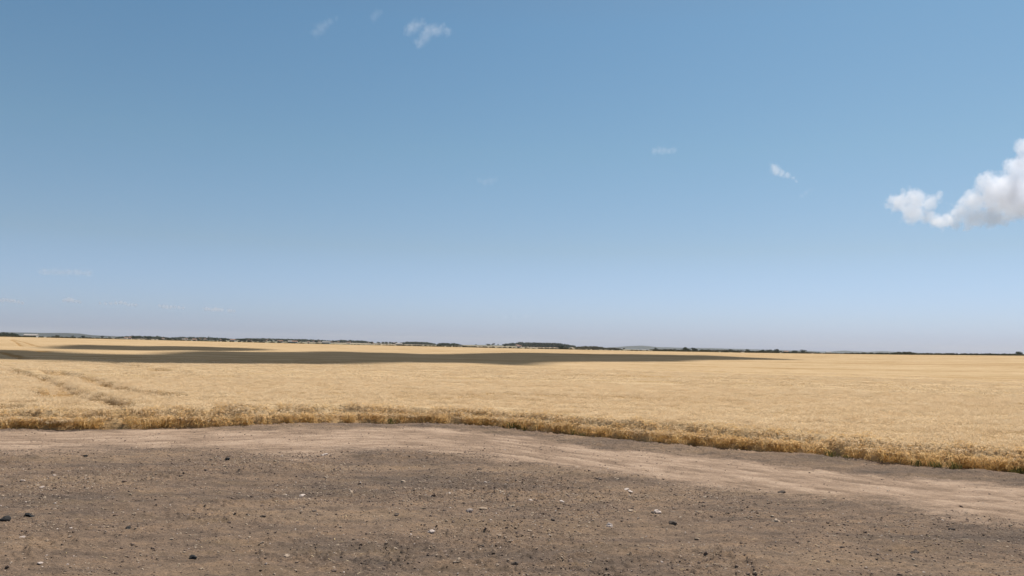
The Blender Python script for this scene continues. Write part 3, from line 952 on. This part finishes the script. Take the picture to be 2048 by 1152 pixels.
hx = [(265, 1), (270, 0), (280, 1), (291, 2), (256, 0), (368, 2), (376, 0), (404, 1), (414, 0), (417, 2), (392, 0), (448, 1), (470, 0), (488, 2), (503, 1),
      (530, 0), (541, 1), (551, 2), (560, 0), (567, 1), (577, 0), (587, 2), (600, 0), (611, 1), (625, 2), (633, 0), (642, 0), (656, 2), (668, 1),
      (523, 0), (536, 0), (594, 0), (620, 0), (738, 0), (747, 1), (761, 2), (768, 0), (776, 0), (790, 1), (800, 2), (680, 0), (700, 0), (311, 0), (330, 0)]
for px, v in hx:
    place('house', v, house_proto, px + random.uniform(-1, 1), random.uniform(1700, 3300) if px > 250 else 1600, random.uniform(0.6, 0.9), random.uniform(-0.5, 0.5),
          HN[v], 'house', ['white houses of the far village', 'pink houses of the far village', 'farm buildings of the far village'][v])
place('farm_shed', 3, house_proto, 67, 1700, 0.75, 0.1, 'wide white shed at the foot of the dark hill at left', 'shed', None)
place('house', 0, house_proto, 1037, 2950, 1.0, 0.2, 'white house in front of the dark wood, the upper of two', 'house', None)
place('house', 0, house_proto, 1041, 2100, 0.8, -0.2, 'white house before the dark wood, the lower of two', 'house', None)
place('house', 2, house_proto, 1658, 2500, 0.8, 0, 'lone white farm building on the plain at right', 'house', None)
place('house', 0, house_proto, 1573, 2400, 0.9, 0, 'white house at right between low pale fields', 'house', None)

def mass(name, strips, label, cat, mat, leaf=1.0):
    """thick vegetation: crowns shoulder to shoulder along (px0, px1, r0, r1, count, crown radius, height)"""
    Vs, Fs, off = [], [], 0
    for si, (p0, p1, r0, r1, n, cr, hh) in enumerate(strips):
        blobs = []
        for k in range(n):
            px = random.uniform(p0, p1); f = (px - p0) / (p1 - p0)
            r = random.uniform(r0, r1); p = at_far(px, r)
            h = hh * random.uniform(0.6, 1.1) * min(1, 0.45 + 2.5 * min(f, 1 - f))
            c = cr * random.uniform(0.7, 1.4)
            blobs.append((p[0], p[1], p[2] + h * 0.55, c, c, h * 0.55))
        V, Fc = leaf_cloud(blobs, n * 60, leaf * max(0.35, cr * 0.3), 500 + si)
        Vs.append(V); Fs.append(Fc + off); off += len(V)
    me = mesh_np(name, np.concatenate(Vs), np.concatenate(Fs), mat, False)
    o = link(name, me)
    tag(o, label, cat, kind='stuff')
mass('wood', [(1010, 1152, 3300, 4200, 460, 6.5, 15), (1046, 1140, 2500, 3000, 170, 5.5, 13)], 'dense dark green wood on the skyline right of the village', 'wood', M_LEAF)
mass('woodland', [(668, 745, 3400, 4100, 160, 6, 9), (803, 872, 2800, 3900, 200, 5, 9), (876, 925, 2200, 2800, 60, 5, 7), (460, 680, 3100, 4200, 380, 6, 9),
                  (340, 470, 3000, 4100, 220, 6, 9), (240, 345, 2600, 3400, 120, 6, 8), (0, 38, 1700, 2000, 40, 4, 6)], 'patches of dark woodland between and behind the village houses', 'woodland', M_LEAF)
mass('scrub', [(1152, 1216, 1900, 2300, 160, 4, 6.5), (1212, 1245, 1800, 2100, 50, 4, 4.5), (1300, 1640, 2400, 3200, 200, 5, 5)], 'olive brown scrub bank right of the dark wood', 'scrub', M_OLIVE)
mass('hedge', [(-60, 260, 830, 900, 150, 1.3, 1.6), (260, 700, 830, 900, 200, 1.2, 1.4), (700, 1240, 830, 930, 300, 1.4, 1.7), (1240, 1640, 830, 930, 250, 1.4, 2.0), (1640, 2120, 830, 930, 420, 1.5, 1.9),
               (1785, 1835, 830, 930, 70, 1.6, 2.8), (1120, 1140, 830, 850, 25, 1.5, 2.2)], 'low dark hedge line running along the far edge of the wheat', 'hedge', M_OLIVE, 0.9)

# ------------------------------------------------------------------ clouds
def cloud_material(name, spheres, dens, amp, nscale, soft, col=(0.955, 0.968, 1.0), steps=0.35, aniso=0.4):
    s = Nodes(name)
    tc = s.n('ShaderNodeTexCoord').outputs['Object']
    nz = s.n('ShaderNodeTexNoise', {'Vector': tc, 'Scale': nscale, 'Detail': 9.0, 'Roughness': 0.68})
    off = s.n('ShaderNodeVectorMath', {0: nz.outputs['Color'], 1: (0.5, 0.5, 0.5)}, operation='SUBTRACT').outputs[0]
    off = s.n('ShaderNodeVectorMath', {0: off, 'Scale': amp}, operation='SCALE').outputs[0]
    p = s.n('ShaderNodeVectorMath', {0: tc, 1: off}, operation='ADD').outputs[0]
    cur = None
    for (x, y, z, r) in spheres:
        d = s.n('ShaderNodeVectorMath', {0: p, 1: (x, y, z)}, operation='DISTANCE').outputs['Value']
        v = s.math('MULTIPLY_ADD', d, -1.0 / r, 1.0)
        cur = v if cur is None else s.math('MAXIMUM', cur, v)
    k = s.math('ADD', cur, s.math('MULTIPLY', s.math('SUBTRACT', nz.outputs['Fac'], 0.5), 1.5))
    k = s.n('ShaderNodeMapRange', {'Value': k, 'From Min': 0.0, 'From Max': soft, 'To Min': 0.0, 'To Max': dens}, interpolation_type='SMOOTHSTEP').outputs[0]
    v = s.n('ShaderNodeVolumePrincipled', {'Color': (*col, 1), 'Density': k, 'Anisotropy': aniso})
    s.l(v.outputs[0], s.out.inputs['Volume'])
    s.m.cycles.volume_step_rate = steps
    return s.m

def build_cloud(blobs, dist, label, name='cloud', dens=0.02, soft=0.35, group=None, amp=1.7, spread=0.5, cat='cloud', steps=0.35, grow=1.55):
    """blobs = (px, py, radius px) seen from the road; placed round a centre dist metres away with real depth"""
    cx = sum(b[0] for b in blobs) / len(blobs); cy = sum(b[1] for b in blobs) / len(blobs)
    c = ray(cx, cy); c = c / c[1] * dist + np.array([0, 0, ZC])
    sp, rm = [], 0
    k_r = 1.12 if dens > 0.01 else 1.5
    if dens < 0.01: dens *= 0.7
    rd = random.Random(int(cx))
    for (px, py, rp) in blobs:
        r = rp * k_r / F * dist
        yy = dist + rd.uniform(-spread, spread) * r * 1.2
        d = ray(px, py); q = d / d[1] * yy + np.array([0, 0, ZC]) - c
        sp.append((q[0], q[1], q[2], r)); rm = max(rm, r)
    rmean = sum(s_[3] for s_ in sp) / len(sp)
    bm = bmesh.new()
    for (x, y, z, r) in sp:
        bmesh.ops.create_icosphere(bm, subdivisions=2, radius=r * grow + 0.10 * rmean, matrix=Matrix.Translation((x, y, z)))
    me = bpy.data.meshes.new(name); bm.to_mesh(me); bm.free()
    me.materials.append(cloud_material(name, sp, dens, rmean * amp, 1.1 / rmean, soft, steps=steps))
    o = link(name, me, None, tuple(c))
    m = o.modifiers.new('remesh', 'REMESH'); m.mode = 'VOXEL'; m.voxel_size = max(rmean * 0.3, rm * 0.12)
    tag(o, label, cat, group)
    return o

big = [(1802, 406, 20), (1829, 400, 22), (1825, 424, 22), (1788, 405, 13), (1803, 389, 9), (1860, 405, 15), (1876, 394, 9), (1846, 436, 12),
       (1858, 432, 15), (1870, 440, 14), (1880, 446, 12), (1892, 443, 16), (1905, 448, 14), (1919, 424, 20), (1946, 402, 24), (1970, 370, 22), (1980, 350, 9), (1996, 387, 38), (2020, 368, 26), (2043, 335, 28),
       (2052, 298, 22), (2030, 408, 34), (1950, 438, 20), (1937, 452, 11), (1982, 432, 22), (2009, 442, 13), (2070, 390, 52), (2100, 340, 50), (2140, 405, 48), (2190, 380, 40)]
build_cloud(big, 5000, 'big white cumulus with grey belly cut off by the right border', 'cumulus_cloud', 0.012, 0.42, steps=0.12)
build_cloud([(1548, 335, 10), (1553, 342, 12), (1563, 346, 9), (1575, 351, 8), (1586, 356, 5), (1594, 362, 4)], 5000, 'small bright puff with a tail, left of the big cumulus', 'cloud', 0.013, 0.9)
build_cloud([(1604, 392, 5), (1612, 385, 5), (1620, 380, 4), (1626, 378, 3)], 5000, 'very faint wisp just below the small bright puff', 'cloud', 0.003, 0.9)
build_cloud([(1308, 303, 6), (1318, 300, 7), (1328, 301, 7), (1338, 302, 6), (1348, 301, 6)], 5000, 'thin flat wisp alone right of the middle of the sky', 'cloud', 0.0065, 0.9)
build_cloud([(960, 361, 6), (970, 364, 7), (982, 363, 7), (992, 360, 5)], 5000, 'faint thin wisp near the middle of the sky', 'cloud', 0.0030, 0.9)
build_cloud([(632, 66, 9), (641, 56, 11), (650, 50, 9), (661, 43, 7), (672, 36, 5)], 5000, 'slanted wisp, leftmost of those high in the sky', 'cloud', 0.0028, 0.9)
build_cloud([(748, 34, 9), (754, 27, 9), (762, 24, 6)], 5000, 'faint small wisp high between the slanted one and the brightest', 'cloud', 0.0018, 0.9)
build_cloud([(818, 62, 9), (826, 54, 11), (836, 50, 9), (846, 46, 7), (856, 62, 12), (868, 60, 12), (880, 62, 9), (896, 63, 8), (850, 74, 11), (841, 84, 10), (838, 92, 6), (885, 50, 6)], 5000,
            'ragged bright wisp, brightest of those high in the sky', 'cloud', 0.0052, 0.9, amp=2.4)
build_cloud([(80 + 7 * k, 543 + 0.2 * k, 5 + (k % 3)) for k in range(15)], 12000, 'long thin pinkish streak low over the left plain', 'cloud', 0.0045, 0.9)
dn = lambda L_: [q for a, b in zip(L_[:-1], L_[1:]) for q in (a, tuple((u_ + v_) / 2 for u_, v_ in zip(a, b)))] + [L_[-1]]
low = [[(0, 600, 5), (14, 600, 5), (28, 602, 5), (45, 606, 4)], [(128, 601, 4), (138, 599, 6), (146, 601, 5), (160, 604, 4)], [(200, 607, 3.5), (222, 607, 4), (242, 605, 5), (258, 609, 4), (272, 610, 4)],
       [(320, 612, 4), (334, 614, 5), (350, 614, 4), (366, 616, 4)], [(412, 618, 5), (424, 619, 4), (433, 619, 5.5), (444, 620, 4)], [(458, 621, 4.5), (468, 622, 4)]]
names = ['leftmost of the row of small puffs low over the plain', 'second low puff from the left with a bright rounded head', 'wide third puff from left in the low row',
         'flat fourth puff from left in the low row', 'double headed fifth puff from left in the low row', 'smallest puff at the right end of the low row']
for b_, l_ in zip(low, names):
    build_cloud(dn(b_), 16000, l_, 'cloud', 0.0120, 0.7, group='row of small puffs low on the left', steps=0.5)
build_cloud([(1010, 635, 4), (1030, 634, 4.5), (1052, 633, 4.5), (1070, 630, 3.5)], 16000, 'barely visible low streak above the dark wood', 'cloud', 0.0012, 0.9, steps=0.5)

# the cloud that shades the field: high above and before us, over the frame
def shade_cloud(name, near, far, label, alt=1200.0, thick=9.0, p0=None, p1=None, frays=0.26):
    px = np.linspace(p0, p1, 150)
    ny = np.interp(px, [a[0] for a in near], [a[1] for a in near]); fy = np.interp(px, [a[0] for a in far], [a[1] for a in far])
    T = np.linspace(0, 1, 19)
    rows = []
    for i, x in enumerate(px):
        a = hit(x, ny[i], 0.5); b = hit(x, fy[i], 0.5)
        if a is None or b is None: b = a
        rows.append((a, b))
    A = np.array([r_[0] for r_ in rows]); B = np.array([r_[1] for r_ in rows])
    u = np.linspace(0, 1, len(px))
    n0 = fbm(u * 14, u * 0, 4, 7) * frays; n1 = fbm(u * 14 + 50, u * 0, 4, 8) * frays
    V, m = [], len(px)
    Sx, Sy, Sz = SUN
    for side in (1, -1):
        for t in T:
            for i in range(m):
                tt = (0 + n0[i] * 0.5) + t * (1 + n1[i] - n0[i] * 0.5)
                p = A[i] + (B[i] - A[i]) * tt
                k = (alt - p[2]) / Sz
                taper = min(1, 8 * u[i], 8 * (1 - u[i]))
                h = thick * (4 * t * (1 - t)) ** 0.5 * taper * (1 + 0.8 * fbm(np.array([u[i] * 20]), np.array([t * 5]), 3, 9)[0])
                V.append((p[0] + Sx * k, p[1] + Sy * k, alt + (h if side > 0 else -h * 0.4)))
    n = len(T)
    i = np.arange(n - 1)[:, None] * m + np.arange(m - 1)[None, :]
    Fc = np.stack([i, i + 1, i + m + 1, i + m], -1).reshape(-1, 4)
    Fall = np.concatenate([Fc[:, ::-1], Fc + n * m])
    s = Nodes('cloud_white')
    d = s.n('ShaderNodeBsdfDiffuse', {'Color': (0.9, 0.9, 0.92, 1)})
    tr = s.n('ShaderNodeBsdfTransparent', {'Color': (1, 0.95, 0.88, 1)})  # warm tint added to the passing sun, to warm the shaded wheat
    mx = s.n('ShaderNodeMixShader', {0: 0.31, 1: d.outputs[0], 2: tr.outputs[0]})     # thin enough to let some sun through
    s.l(mx.outputs[0], s.out.inputs['Surface'])
    me = mesh_np(name, V, Fall, s.m)
    o = link(name, me)
    tag(o, label, 'cloud', 'clouds overhead shading the field')
shade_cloud('cloud', [(-300, 712), (0, 719.5), (85, 720.5), (180, 725), (256, 727), (400, 728), (512, 727.5), (600, 727), (700, 729), (800, 726.5), (900, 726.5), (1000, 729), (1060, 728), (1110, 722.5), (1200, 723), (1290, 723.5), (1370, 722), (1400, 719.5), (1536, 719.5), (1600, 720)],
            [(-300, 690), (0, 700), (60, 702.5), (130, 705), (230, 708.5), (300, 710), (350, 706.5), (420, 704.5), (512, 703.5), (700, 705), (830, 708), (900, 708), (940, 706.5), (1040, 706), (1200, 707.5), (1400, 711), (1530, 716.5), (1600, 719.5)],
            'long cloud overhead whose shadow makes the wide dark band across the wheat', p0=-300, p1=1600)
shade_cloud('cloud', [(85, 696.5), (130, 698.5), (200, 700), (300, 701), (400, 701.5), (480, 702), (545, 700)],
            [(85, 695.5), (110, 693), (140, 690), (200, 690.5), (260, 692.5), (380, 692.7), (460, 695), (545, 699)],
            'smaller cloud overhead whose shadow makes the short upper dark band at left', p0=85, p1=545)

# ------------------------------------------------------------------ haze
def build_haze():
    h = box_mesh('haze', [(-15600, 15600, -15600, 15600, -60, 175)], None) if False else None
    bm = bmesh.new()
    z0, z1 = min(float(_gco[:, 2].min()), -9.0) - 1.0, 130.0
    m = Matrix.Translation((0, 0, (z0 + z1) / 2)) @ Matrix.Diagonal((31000, 31000, z1 - z0, 1))
    bmesh.ops.create_cube(bm, size=1, matrix=m)
    me = bpy.data.meshes.new('haze'); bm.to_mesh(me); bm.free()
    s = Nodes('haze')
    v = s.n('ShaderNodeVolumePrincipled', {'Color': (0.93, 0.96, 1.0, 1), 'Density': 3.4e-5, 'Anisotropy': 0.0})
    s.l(v.outputs[0], s.out.inputs['Volume'])
    me.materials.append(s.m)
    o = link('haze', me)
    o.visible_shadow = True
    tag(o, 'thin pale air haze over the whole plain', 'haze', kind='stuff')
build_haze()
